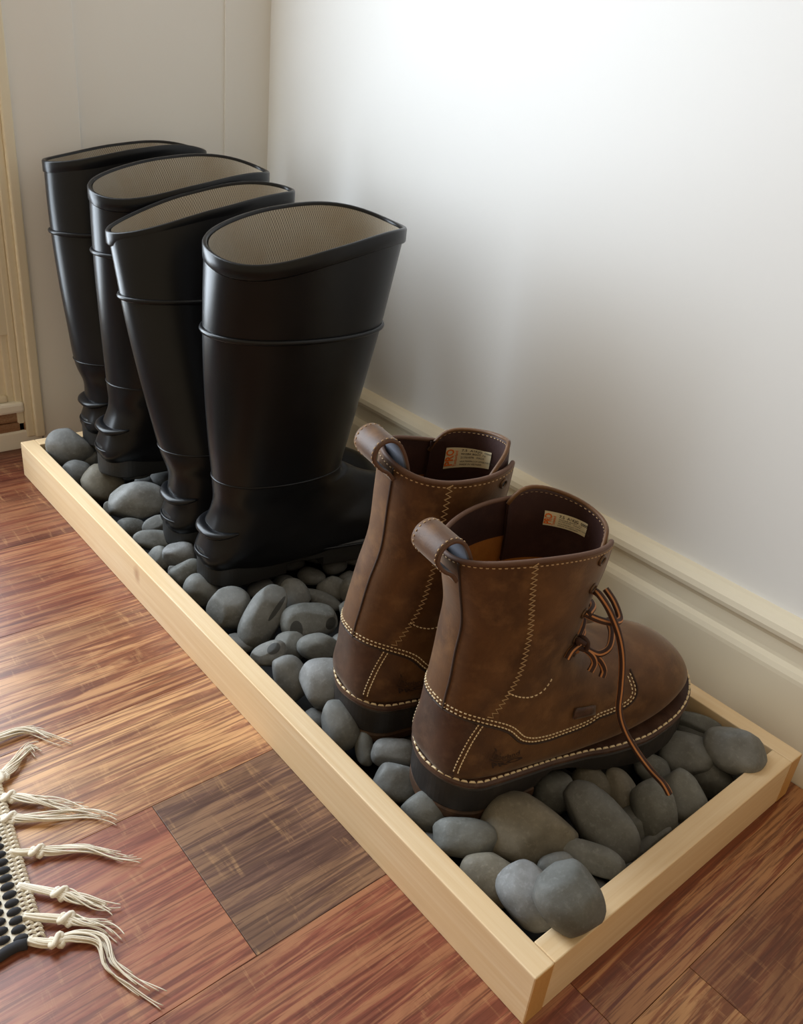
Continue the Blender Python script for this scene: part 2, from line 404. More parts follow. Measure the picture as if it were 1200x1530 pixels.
# ------------------------------------------------------------------ rubber boots
def rubber_boot(pose, Bsh, Fsh, btop, lean, wave, label):
    x, y, z, yaw = pose
    root = empty('rubber_boot', (x, y, z), -yaw, label, 'boot', 'black rubber boots standing in the tray')
    HS = [.115, .165, .215, .265, .315, .355]; bs = np.linspace(.042, btop, 6)
    rows = [(Bsh[i], HS[i], Fsh[i], HS[i], bs[i], 2.2, lean*(HS[i]-.1)) for i in range(5, -1, -1)]
    f0 = Fsh[0]; g = lambda k: f0+(.205-f0)*k
    rows += [(Bsh[0]*.55+.006, .085, g(.3), .109, .0385, 2.4, 0), (.001, .052, g(.55), .103, .0375, 3.0, 0), (-.0035, .024, g(.8), .097, .0385, 3.6, 0),
             (.03, .010, .213, .090, .0385, 3.4, 0), (.09, .010, .231, .084, .041, 3.4, 0), (.15, .010, .248, .077, .0435, 3.4, 0),
             (.2, .010, .266, .067, .0435, 3.2, 0), (.245, .012, .280, .053, .038, 3, 0), (.275, .016, .289, .036, .025, 2.6, 0), (.287, .021, .2915, .027, .009, 2.2, 0)]
    lf = Loft(rows, wave)
    us = np.linspace(0, len(rows)-1, 110); ths = np.linspace(0, 2*math.pi, 73)[:-1]
    V, F, _ = lf.grid(us, ths); V = list(V); n = 72
    F.append(tuple(range((len(us)-1)*n, len(us)*n)))
    mesh('shell', V, F, M['rubber'], root)
    ui = np.linspace(.05, 7.5, 60)
    Vi, Fi, _ = lf.grid(ui, ths, .0040)
    Fi = [q[::-1] for q in Fi]; Fi.append(tuple(range(59*n, 60*n)))
    uv = np.array([(j/n, u/7.5) for u in ui for j in range(n)])
    jj = uv[:, 0].copy(); uv[:, 0] = np.abs(jj*2-1)
    mesh('lining', Vi, Fi, M['knit'], root, uv=uv, label='grey-brown knit fabric lining')
    # rim band
    prof = [(0.0, .0004, -.0140), (0, .0016, -.0125), (0, .0018, -.0010), (0, .0008, .0006), (0, -.0018, .0006), (0, -.0030, -.0004), (0, -.0034, -.003)]
    m = len(prof); RV = []; P = lf.pt(0.0, ths); N = lf.nrm(np.full_like(ths, .03), ths); N[:, 2] = 0; N /= np.linalg.norm(N, axis=1)[:, None]
    for j in range(n):
        for _, o, dz in prof: RV.append(P[j]+N[j]*o+np.array([0, 0, dz]))
    RF = [(j*m+k, ((j+1) % n)*m+k, ((j+1) % n)*m+(k+1) % m, j*m+(k+1) % m) for j in range(n) for k in range(m)]
    mesh('rim', RV, RF, M['rubber'], root)
    tube('ridge', ring_path(lf, 1.72, off=.0006), .0027, M['rubber'], root, 8, True)
    tube('ridge', ring_path(lf, 4.88, off=-.0001), .0012, M['rubber'], root, 6, True)
    # heel spur: a crescent ledge round the back of the heel
    ts = np.linspace(math.pi-.85, math.pi+.85, 30); P = ring_path(lf, 6.72, 30, .0005, ts[0], ts[-1], False)
    rr = .0014+.0070*np.sin(np.linspace(0, math.pi, 30))**.8
    V, F = tube_geo(P, rr, 10); V = np.array(V).reshape(30, 10, 3); V[..., 2] = P[:, None, 2]+(V[..., 2]-P[:, None, 2])*.62
    mesh('heel_spur', V.reshape(-1, 3), F, M['rubber'], root)
    # sole
    core = tab([(0, .0328), (.05, .0328), (.1, .0325), (.14, .040), (.19, .0465), (.23, .0465), (.3, .045)])
    hb = tab([(0, .002), (.02, 0), (.085, 0), (.0851, .012), (.13, .012), (.1301, .002), (.22, .002), (.27, .008), (.30, .016)])
    ht = tab([(0, .040), (.07, .036), (.11, .030), (.2, .028), (.27, .032), (.30, .035)])
    ss = np.sort(np.concatenate([ends(-.005, .298, 60), [.085, .0851, .13, .1301]]))
    mesh('sole', *slab([(s, 0, float(sole_width(s, -.005, .298, core)), float(hb(s)), float(ht(s))) for s in ss]), M['rubber_dull'], root, smooth=False)
    # thin foxing line above the sole
    st = ends(-.006, .299, 60); wd = [float(sole_width(s, -.006, .299, core))+.0006 for s in st]
    path = [(wd[i], st[i], float(ht(st[i]))-.004) for i in range(60)]+[(-wd[i], st[i], float(ht(st[i]))-.004) for i in range(58, 0, -1)]
    tube('foxing_line', path, .0014, M['rubber'], root, 6, True)
    return root
RB = [
 ((-.541, .055, .038, .08), [.0130, .0082, .0046, .0028, .0032, .0049], [.1627, .1721, .1823, .1926, .2022, .2108], .062, .030, [.0161, .0136, -.0075, -.0050, .0024, -.0029, -.0006], 'upright wide-mouthed black rubber boot next to the brown work boots'),
 ((-.637, .062, .034, .08), [-.0040, -.0117, -.0185, -.0236, -.0263, -.0274], [.1300, .1425, .1548, .1664, .1768, .1860], .040, -.2826, [.0132, .0239, -.0017, -.0047, -.0004, -.0020, -.0001], 'black rubber boot with pinched mouth, leaning back behind the upright wide-mouthed one'),
 ((-.805, .055, .055, .05), [.0132, .0105, .0080, .0061, .0055, .0059], [.1321, .1502, .1685, .1867, .2048, .2226], .050, .018, [.0089, .0147, -.0081, -.0050, .0022, -.0027, -.0005], 'black rubber boot with open mouth, second from the panelled door'),
 ((-.905, .075, .052, .05), [-.0069, -.0107, -.0140, -.0158, -.0158, -.0141], [.1274, .1417, .1559, .1697, .1826, .1947], .040, -.1512, [.0186, .0112, .0019, -.0054, .0001, -.0028, -.0004], 'black rubber boot standing closest to the panelled door'),
]
for a in RB: rubber_boot(*a)

# ------------------------------------------------------------------ leather work boots
def w_rows(rimH, rimB, rimF, lean, FH):
    R_ = [(-.003, .236, .121, .242, .0435, 2.2), (.0, .211, .121, .216, .043, 2.2), (.004, .180, .117, .187, .0425, 2.2), (.0007, .156, .114, .160, .042, 2.2),
          (-.001, .132, .117, .139, .0415, 2.3), (-.003, .108, .130, .127, .0412, 2.4), (-.0040, .078, .146, .121, .0418, 2.7), (-.0030, .047, .160, .117, .0425, 3.6),
          (.018, .036, .175, .1155, .0430, 4.2), (.075, .030, .193, .113, .0435, 4.4), (.125, .028, .213, .109, .0455, 4.2), (.168, .030, .233, .100, .0470, 3.8),
          (.21, .036, .252, .087, .0435, 3.2), (.245, .045, .264, .072, .031, 2.8), (.259, .052, .268, .061, .013, 2.2)]
    K = np.array([r+(0,) for r in R_], float); k = np.array([1, .75, .45, .2, .05])
    K[:5, 1] += rimH*k; K[:5, 3] += rimH*k; K[:5, 0] += rimB*k; K[:5, 2] += rimF*k
    K[:6, 6] += lean*np.array([1, .8, .55, .35, .15, 0]); K[0, 3] += FH; K[1, 3] += FH*.5
    return K
def slit(u): return np.interp(u, [0, 1.5, 3, 4.4, 5.4, 5.7], [.66, .72, .62, .40, .2, 0])
def dash_geo(P, N, width, height, gap, dash, off=.0):
    """short raised stitches along a 3D path P with surface normals N"""
    P = np.asarray(P); d = np.r_[0, np.cumsum(np.linalg.norm(np.diff(P, axis=0), axis=1))]; geos = []; t = 0
    at = lambda A, x: np.array([np.interp(x, d, A[:, k]) for k in range(3)])
    while t+dash <= d[-1]+1e-9:
        a, b = at(P, t), at(P, t+dash); n = at(N, t+dash/2); n /= np.linalg.norm(n)
        T_ = b-a; T_ /= np.linalg.norm(T_)+1e-12; s_ = np.cross(T_, n)*width/2
        a = a+n*off; b = b+n*off; m1, m2 = a+(b-a)*.2, a+(b-a)*.8; up = n*height
        V = [a-s_*.6-up*.5, a+s_*.6-up*.5, m1-s_+up*.6, m1+s_+up*.6, m2-s_+up*.6, m2+s_+up*.6, b-s_*.6-up*.5, b+s_*.6-up*.5, m1+up, m2+up]
        F = [(0, 2, 4, 6), (1, 7, 5, 3), (2, 8, 9, 4), (8, 3, 5, 9), (0, 1, 3, 8, 2), (7, 6, 4, 9, 5)]
        geos.append((V, F)); t += dash+gap
    return geos
def on_surface(lf, ut, n):
    q = spline(np.array(ut), n); return lf.pt(q[:, 0], q[:, 1]), lf.nrm(q[:, 0], q[:, 1])
def stitch_part(name, geos, mat, root):
    V, F = merge(geos); return mesh(name, V, F, mat, root, smooth=False, kind='stuff')
def text_geo(body, size, bold=0.0):
    cu = bpy.data.curves.new('txt', 'FONT'); cu.body = body; cu.size = size; cu.offset = bold; cu.resolution_u = 2
    o = bpy.data.objects.new('txt', cu); C.objects.link(o); dg = bpy.context.evaluated_depsgraph_get()
    me = bpy.data.meshes.new_from_object(o.evaluated_get(dg)); V = [tuple(v.co) for v in me.vertices]; F = [tuple(p.vertices) for p in me.polygons]
    bpy.data.objects.remove(o); bpy.data.curves.remove(cu); bpy.data.meshes.remove(me); return V, F

def work_boot(pose, shp, label):
    root = empty('work_boot', pose[:3], -pose[3], label, 'boot', 'brown leather work boots')
    lf = Loft(w_rows(*shp[0]), shp[1], 2.2); n = 96; ths = np.linspace(0, 2*math.pi, n+1)[:-1]; us = np.linspace(0, 14, 150)
    wrap = lambda t: (t+math.pi) % (2*math.pi)-math.pi
    keep = lambda u, t0, t1: abs(wrap((t0+t1)/2 if t1 > t0 else t0+.03)) > slit(u)
    V, F, _ = lf.grid(us, ths, keep=keep); F.append(tuple(range(149*n, 150*n)))
    mesh('upper', V, F, M['leather'], root)
    # inner lining, dark collar over tan
    ui = np.linspace(0, 8, 50); V, F, ft = lf.grid(ui, ths, .0032, keep=keep); F = [q[::-1] for q in F]
    fm = [0 if ui[i] < 1.05 else 1 for i in ft]; V = list(V); F.append(tuple(range(49*n, 50*n))); fm.append(1)
    mesh('lining', V, F, [M['lining'], M['tan_lining']], root, fm=fm, label='dark collar lining over tan lining')
    # rolled top edge and the two slit edges
    t0 = slit(0); ts = np.linspace(t0, 2*math.pi-t0, 90)
    top = (lf.pt(0., ts)+lf.pt(0., ts, .0032))/2
    ud = np.linspace(0, 5.6, 50); e1 = np.array([(lf.pt(u, slit(u))+lf.pt(u, slit(u), .0032))/2 for u in ud]); e2 = np.array([(lf.pt(u, -slit(u))+lf.pt(u, -slit(u), .0032))/2 for u in ud])
    tube('collar_edge', np.vstack([e1[::-1], top, e2]), .0019, M['edge'], root, 8)
    # tongue
    tt = np.linspace(-1.45, 1.45, 40); hh = np.linspace(0, 1, 34); TV = []
    lf0 = Loft(w_rows(*shp[0])); ta, tb = shp[2]
    def t_up(t): return ta+tb*t-.020*abs(t/1.45)**9-.03*max(t-.55, 0)
    def t_abs(up, t, ins):      # up: height above (or below) the collar line
        if up >= 0: return lf0.pt(0., t, ins)+np.array([0, -.08*up, up])
        return lf0.pt(-up/.0265, t, ins)
    def tongue(q, t, ins=.0062):
        # q: 0 at top edge, 1 at the throat
        return t_abs(t_up(t)*(1-q/.2), t, ins) if q < .2 else lf0.pt((q-.2)/.8*5.6, t, ins)
    for ins in (.0045, .0072):
        for q in hh:
            for t in tt: TV.append(tongue(q, t, ins))
    m, k = 34, 40; TF = []
    for s_ in (0, 1):
        o = s_*m*k
        for i in range(m-1):
            for j in range(k-1):
                q = (o+i*k+j, o+i*k+j+1, o+(i+1)*k+j+1, o+(i+1)*k+j); TF.append(q if s_ else q[::-1])
    o = m*k; bd = [i for i in range(k)]
    TF += [(j, j+1, o+j+1, o+j) for j in range(k-1)]
    TF += [(i*k, (i+1)*k, o+(i+1)*k, o+i*k) for i in range(m-1)]+[((i+1)*k+k-1, i*k+k-1, o+i*k+k-1, o+(i+1)*k+k-1) for i in range(m-1)]
    tfm = [1 if min(q_[0] % (m*k), q_[1] % (m*k))//k > 14 else 0 for q_ in TF]
    tg = mesh('tongue', TV, TF, [M['lining'], M['tan_lining']], root, fm=tfm, label='dark padded tongue')
    edge = np.array([tongue(0, t, .0058) for t in tt]); tube('tongue_edge', edge, .0017, M['leather'], tg, 8)
    pth = np.array([tongue(.03, t, .0072) for t in tt[2:-2]]); nr = np.array([(0, -1., 0)]*36)
    stitch_part('tongue_stitching', dash_geo(pth, nr, .0008, .0005, .0016, .0024), M['thread_tan'], tg)
    # size label on the inside of the tongue
    LA, LB, l0_, l1_ = shp[3]
    def lab(a, b, o=.0):        # a 0..1 across, b 0..1 up
        return t_abs(l0_+(l1_-l0_)*a-.0175*(1-b), LA+(LB-LA)*a, .0078+o)
    G = [(a, b) for b in np.linspace(0, 1, 6) for a in np.linspace(0, 1, 20)]
    lb = mesh('size_label', [lab(a, b) for a, b in G], [(j*20+i, j*20+i+1, (j+1)*20+i+1, (j+1)*20+i) for j in range(5) for i in range(19)], M['label'], tg, label='ivory label with orange logo block and small print')
    def put(lines, mat, nm, rot=False):
        gs = []
        for body, size, x, y, bold in lines:
            v, f = text_geo(body, size, bold)
            gs.append(([lab(*((x-p[1]/2.0, y+p[0]) if rot else (x+p[0]/2.0, y+p[1])), .0004) for p in v], f))
        V_, F_ = merge(gs); mesh(nm, V_, F_, mat, tg, smooth=False)
    put([('PRO', .42, .155, .10, .012), ('Timberland', .165, .235, .06, .002)], M['orange'], 'orange_logo', True)
    put([('7.5  A1KJG  0000', .20, .30, .78, .002), ('WORK BOOT  7.5', .14, .30, .60, .002), ('2170107R   MADE', .14, .30, .42, .0), ('WATERPROOF UPPER MATERIAL', .115, .30, .24, .0), ('MADE IN VIETNAM', .115, .30, .10, .0)], M['ink'], 'label_print')
    # stitching
    g = []
    t0 = slit(.18)+.06
    P, N = lf.pt(.17, np.linspace(t0, 2*math.pi-t0, 160)), lf.nrm(np.full(160, .17), np.linspace(t0, 2*math.pi-t0, 160))
    g += dash_geo(P, N, .0009, .0006, .0015, .0026)
    stitch_part('collar_stitching', g, M['thread_tan'], root)
    zz = []; dbl = []; hs = []; pk = []; seam = []
    ZIG = [(.05, 1.95), (1.1, 1.94), (2.38, 1.88), (3.3, 1.85), (4.1, 1.91), (5.0, 2.04), (5.3, 2.15)]
    DBL = [(5.08, math.pi), (5.08, 3.08), (5.15, 2.68), (5.4, 2.25), (5.93, 1.9), (6.88, 1.66), (8.2, 1.6), (9.02, 1.57), (9.6, 1.5), (9.75, 1.37), (9.52, 1.17), (8.83, .85)]
    VRT = [(5.5, 2.25), (6.0, 2.37), (6.5, 2.46), (6.95, 2.55)]
    PCK = [(4.25, 1.95), (4.65, 1.79), (4.95, 1.62), (4.82, 1.49), (4.23, 1.34)]
    def mid3(ut, n, off=0.0):
        q = spline(np.array(ut), n*4); P = lf.pt(q[:, 0], q[:, 1]); d = np.r_[0, np.cumsum(np.linalg.norm(np.diff(P, axis=0), axis=1))]
        x = np.linspace(0, d[-1], n); q = np.stack([np.interp(x, d, q[:, 0]), np.interp(x, d, q[:, 1])], 1)
        P = lf.pt(q[:, 0], q[:, 1]); N = lf.nrm(q[:, 0], q[:, 1]); T_ = np.gradient(P, axis=0); T_ /= np.linalg.norm(T_, axis=1)[:, None]
        return P+np.cross(N, T_)*np.reshape(off, (-1, 1)) if np.ndim(off) else P+np.cross(N, T_)*off, N
    for sd in (1, -1):
        fl_ = lambda A: [(u, t*sd) for u, t in A]
        P, N = mid3(fl_(ZIG), 64, .0021*(-1.)**np.arange(64)); zz.append(tube_geo(P+N*.0004, .00048, 5))
        for off in (0, .0034*sd):
            P, N = mid3(fl_(DBL), 90, off); dbl += dash_geo(P+N*.0002, N, .0010, .0007, .0011, .0025)
        P, N = mid3(fl_(DBL), 90, -.0022*sd); seam.append(tube_geo(P, .0010, 5))  # dark tube along the overlay edge, its shade put in as colour
        for off in (-.0018, .0018):
            P, N = mid3(fl_(VRT), 24, off); hs += dash_geo(P+N*.0002, N, .0010, .0007, .0006, .0024)
        P, N = mid3(fl_(PCK), 30); pk += dash_geo(P+N*.0002, N, .0010, .0007, .0014, .0028)
    stitch_part('zigzag_stitching', zz, M['thread_tan'], root)
    stitch_part('double_stitching', dbl, M['thread'], root); stitch_part('heel_stitching', hs, M['thread'], root)
    stitch_part('quarter_stitching', pk, M['thread'], root); stitch_part('overlay_edge_shade', seam, M['seam'], root)
    u_ = np.linspace(.12, 5.2, 50); tube('back_seam', lf.pt(u_, np.full(50, math.pi-.22)), .0011, M['seam'], root, 6)
    # dark heel counter between the two side seams
    VR = np.array([(5.12, 2.62), (5.5, 2.30), (6.0, 2.40), (6.5, 2.49), (6.95, 2.58), (7.5, 2.70)]); cu_ = np.linspace(5.14, 7.5, 22); CV = []
    for u in cu_:
        a_ = float(np.interp(u, VR[:, 0], VR[:, 1])); tq = np.linspace(a_, 2*math.pi-a_, 30); CV += list(lf.pt(u, tq)+lf.nrm(np.full(30, u), tq)*.0005)
    mesh('heel_counter', CV, [(i*30+j, i*30+j+1, (i+1)*30+j+1, (i+1)*30+j) for i in range(21) for j in range(29)], M['leather_dark'], root, label='darker worn leather heel counter')
    # side tag and pressed mark
    def quad(c, a, b, sd=1, off=.0):
        c = np.array(c); q = (c[0]*(1-a)+c[1]*a)*(1-b)+(c[3]*(1-a)+c[2]*a)*b
        return lf.pt(q[0], q[1]*sd)+lf.nrm(q[0], q[1]*sd)*off
    TAG = [(7.32, 1.31), (8.3, 1.31), (8.65, 1.47), (7.95, 1.47)]
    for sd in (1, -1):
        P = [quad(TAG, i/6, j/3, sd, .0012) for j in range(4) for i in range(7)]
        mesh('side_tag', P, [(j*7+i, j*7+i+1, (j+1)*7+i+1, (j+1)*7+i) for j in range(3) for i in range(6)], M['leather_dark'], root).modifiers.new('s', 'SOLIDIFY').thickness = .0016
    LOGO = [(6.45, 1.97), (7.35, 1.70), (8.2, 1.78), (7.25, 2.02)]; gs = []
    for body, x, x1, y, hgt, bold in (('Timberland', .0, 1., .34, .34, .004), ('PRO', .08, .95, 1.0, .46, .03)):
        v, f = text_geo(body, 1.0, bold); kx = (x1-x)/max(p[0] for p in v); ky = hgt/max(p[1] for p in v)
        gs.append(([quad(LOGO, x+p[0]*kx, y-p[1]*ky, 1, .0004) for p in v], f))
    gs.append(([quad(LOGO, i/10, .42+.05*j, 1, .0004) for j in range(2) for i in range(11)], [(i, i+1, 12+i, 11+i) for i in range(10)]))
    V_, F_ = merge(gs); mesh('pressed_mark', V_, F_, M['seam'], root, smooth=False, label='dark pressed logo on the side')
    # eyelets
    for sd in (1, -1):
        for u, t in [(.4, 1.06*sd), (1.33, 1.06*sd), (2.2, 1.01*sd), (3.1, .94*sd), (4.0, .74*sd)]:
            p = lf.pt(u, t); nn = lf.nrm(u, t); a = np.cross(nn, [0, 0, 1.]); a /= np.linalg.norm(a); b = np.cross(nn, a)
            ang = np.linspace(0, 2*math.pi, 15)[:-1]
            P = [p+nn*.0006+(a*math.cos(x)+b*math.sin(x))*.0034 for x in ang]
            e = tube('eyelet', P, .0011, M['bronze'], root, 6, True)
            mesh('eyelet_hole', [p+nn*.0007+(a*math.cos(x)+b*math.sin(x))*.0028 for x in ang], [tuple(range(14))], M['hole'], e)
    # pull loop at the heel: strap folded into a teardrop, running across the back
    pr = spline(np.array([(.0130, .212), (.0100, .228), (.0055, .244), (-.001, .2560), (-.0095, .2600), (-.0180, .2560), (-.0205, .2470), (-.0150, .2390), (-.0075, .2340), (-.0030, .2280)]), 40)
    r0 = lf.row(0.); p0 = lf.pt(0., math.pi); pr = pr+np.array([(r0[0]+.003), p0[2]-.240]); ll = r0[6]
    LV = []; LF = []; ls = np.linspace(-.017, .015, 9)
    for l in ls:
        for k_ in range(40): LV.append((ll+l, pr[k_][0], pr[k_][1]))
    for i in range(8): LF += [(i*40+k_, i*40+k_+1, (i+1)*40+k_+1, (i+1)*40+k_) for k_ in range(39)]
    lp = mesh('pull_loop', LV, LF, [M['leather'], M['loop_in'], M['edge']], root, label='folded leather pull loop at the heel')
    so = lp.modifiers.new('s', 'SOLIDIFY'); so.thickness = .0026; so.offset = 0; so.material_offset = 1; so.material_offset_rim = 2
    gs = []
    for l in (-.0145, .0125):
        P = np.array([(ll+l, a, b) for a, b in pr[3:37]]); c_ = np.array([ll, *pr.mean(0)]); N = P*0
        d = np.gradient(P, axis=0); N = np.stack([d[:, 0]*0, -d[:, 2], d[:, 1]], 1); N /= np.linalg.norm(N, axis=1)[:, None]
        gs += dash_geo(P, -N if ((P[17]+N[17]*.01-c_)@(P[17]+N[17]*.01-c_)) < ((P[17]-c_)@(P[17]-c_)) else N, .0008, .0005, .0013, .0022, .0014)
    stitch_part('loop_stitching', gs, M['thread_tan'], lp)
    # sole: heel layer, outsole, welt with stitching
    core = tab([(0, .0420), (.05, .0425), (.1, .0395), (.135, .0415), (.16, .0465), (.19, .0500), (.23, .0490), (.28, .047)])
    ht = tab([(-.004, .0476), (.05, .0424), (.1, .035), (.15, .0344), (.2, .0378), (.26, .0529), (.277, .059)])
    hb = tab([(0, .011), (.084, .011), (.090, .016), (.100, .020), (.120, .018), (.145, .008), (.2, .004), (.24, .013), (.277, .034)])
    S0, S1 = -.004, .275; ss = np.sort(np.concatenate([ends(S0, S1, 64), [.084, .090, .100]]))
    cx = lambda s: .004*math.sin(max(0, min(1, (s-.1)/.18))*math.pi)
    mesh('outsole', *slab([(s, cx(s), float(sole_width(s, S0, S1, core)), float(hb(s)), float(ht(s))-.0075) for s in ss]), M['sole'], root, smooth=False)
    hl = S0+(.084-S0)*(1-np.cos(np.linspace(0, math.pi/2, 34)))
    mesh('heel_layer', *slab([(s, cx(s), float(sole_width(s, S0, S1, core))*.985, 0.0, .0115) for s in hl]), M['heel'], root, smooth=False)
    S0, S1 = -.006, .277; sw = ends(S0, S1, 70)
    mesh('welt', *slab([(s, cx(s), float(sole_width(s, S0, S1, core))+.001, float(ht(s))-.008, float(ht(s))-.0015) for s in sw]), M['leather_dark'], root, smooth=False)
    wd = [float(sole_width(s, S0, S1, core))-.0012 for s in sw]
    P = [(cx(sw[i])+wd[i], sw[i], float(ht(sw[i]))-.0012) for i in range(70)]+[(cx(sw[i])-wd[i], sw[i], float(ht(sw[i]))-.0012) for i in range(68, -1, -1)]
    P = np.array(P); N = np.tile([0, 0, 1.], (len(P), 1))
    stitch_part('welt_stitching', dash_geo(P, N, .0017, .0010, .0010, .0055), M['thread'], root)
    return root
def lace(name, pts, root, n=40, r=.0027):
    P = spline(np.array([(l, s, h) for s, l, h in pts]), n); V, F = tube_geo(P, r, 12)
    fm = [(1 if (i % 12) in (1, 4, 7, 10) else 0) for i in range(len(F))]
    return mesh(name, V, F, [M['lace_dark'], M['lace_tan']], root, fm=fm, label='dark brown round lace with tan stripes')

W2S = ((.0131, -.0158, -.0008, .0112, -.023), [.0044, .0084, -.0003, -.0039, -.0030], (.016, -.008), (-.92, -.12, .005, .004))
W1S = ((.038, .0063, -.0093, .0271, -.0183), [.0022, .0020, .0012, .0019, .0037], (.019, .007), (-1.15, -.15, -.007, .002))
wb = work_boot((-.1687, .0514, .0346, .1631), W2S, 'brown leather work boot with a lace trailing onto the pebbles')
wb2 = work_boot((-.2825, .0541, .0281, .205), W1S, 'brown leather work boot between the rubber boots and the lace-trailing boot')
for r_, sh_ in ((wb, W2S), (wb2, W1S)):
    lf_ = Loft(w_rows(*sh_[0]), sh_[1], 2.2); ey = [(2.2, 1.01), (3.1, .94), (4.0, .74)]
    for k in range(2):
        for sd in (1, -1):
            a_, b_ = ey[k], ey[k+1]; q = [lf_.pt(a_[0]+(b_[0]-a_[0])*f, (a_[1]*(1-f)-b_[1]*f)*sd, -.0025-.001*sd) for f in np.linspace(0, 1, 7)]
            lace('lace', [(p[1], p[0], p[2]) for p in q], r_, 24)
lace('lace', [(0.0958, 0.040, 0.2028), (0.0933, 0.050, 0.2050), (0.1061, 0.052, 0.1884), (0.1200, 0.054, 0.1645), (0.1286, 0.056, 0.1413), (0.1333, 0.058, 0.1150), (0.1362, 0.060, 0.0918), (0.1460, 0.063, 0.0696), (0.1555, 0.072, 0.0519), (0.1562, 0.090, 0.0457), (0.1455, 0.112, 0.0548), (0.1468, 0.118, 0.0500)], wb, 80)
lace('lace', [(0.1327, 0.020, 0.1825), (0.1345, 0.030, 0.1758), (0.1333, 0.040, 0.1670), (0.1185, 0.046, 0.1719), (0.1007, 0.048, 0.1806), (0.0912, 0.042, 0.1846)], wb, 36)
lace('lace', [(0.1017, 0.036, 0.1499), (0.1054, 0.042, 0.1467), (0.1140, 0.045, 0.1430), (0.1236, 0.045, 0.1459), (0.1332, 0.036, 0.1516), (0.1379, 0.025, 0.1558)], wb, 36)
lace('lace', [(0.1011, 0.040, 0.1491), (0.1071, 0.044, 0.1438), (0.1101, 0.046, 0.1366), (0.1069, 0.047, 0.1299)], wb, 36)
lace('lace', [(0.1054, 0.042, 0.1467), (0.1156, 0.045, 0.1374), (0.1228, 0.046, 0.1260), (0.1205, 0.048, 0.1203)], wb, 36)
lace('lace', [(0.0971, 0.040, 0.1541), (0.0860, 0.043, 0.1533), (0.0816, 0.044, 0.1476)], wb, 36)
tube('knot', spline([(0.036, 0.0951, 0.1544), (0.042, 0.0944, 0.1625), (0.045, 0.0982, 0.1585), (0.043, 0.1009, 0.1500), (0.040, 0.0967, 0.1504), (0.044, 0.0885, 0.1631), (0.047, 0.0933, 0.1601)], 40), .0019, M['lace_dark'], wb)

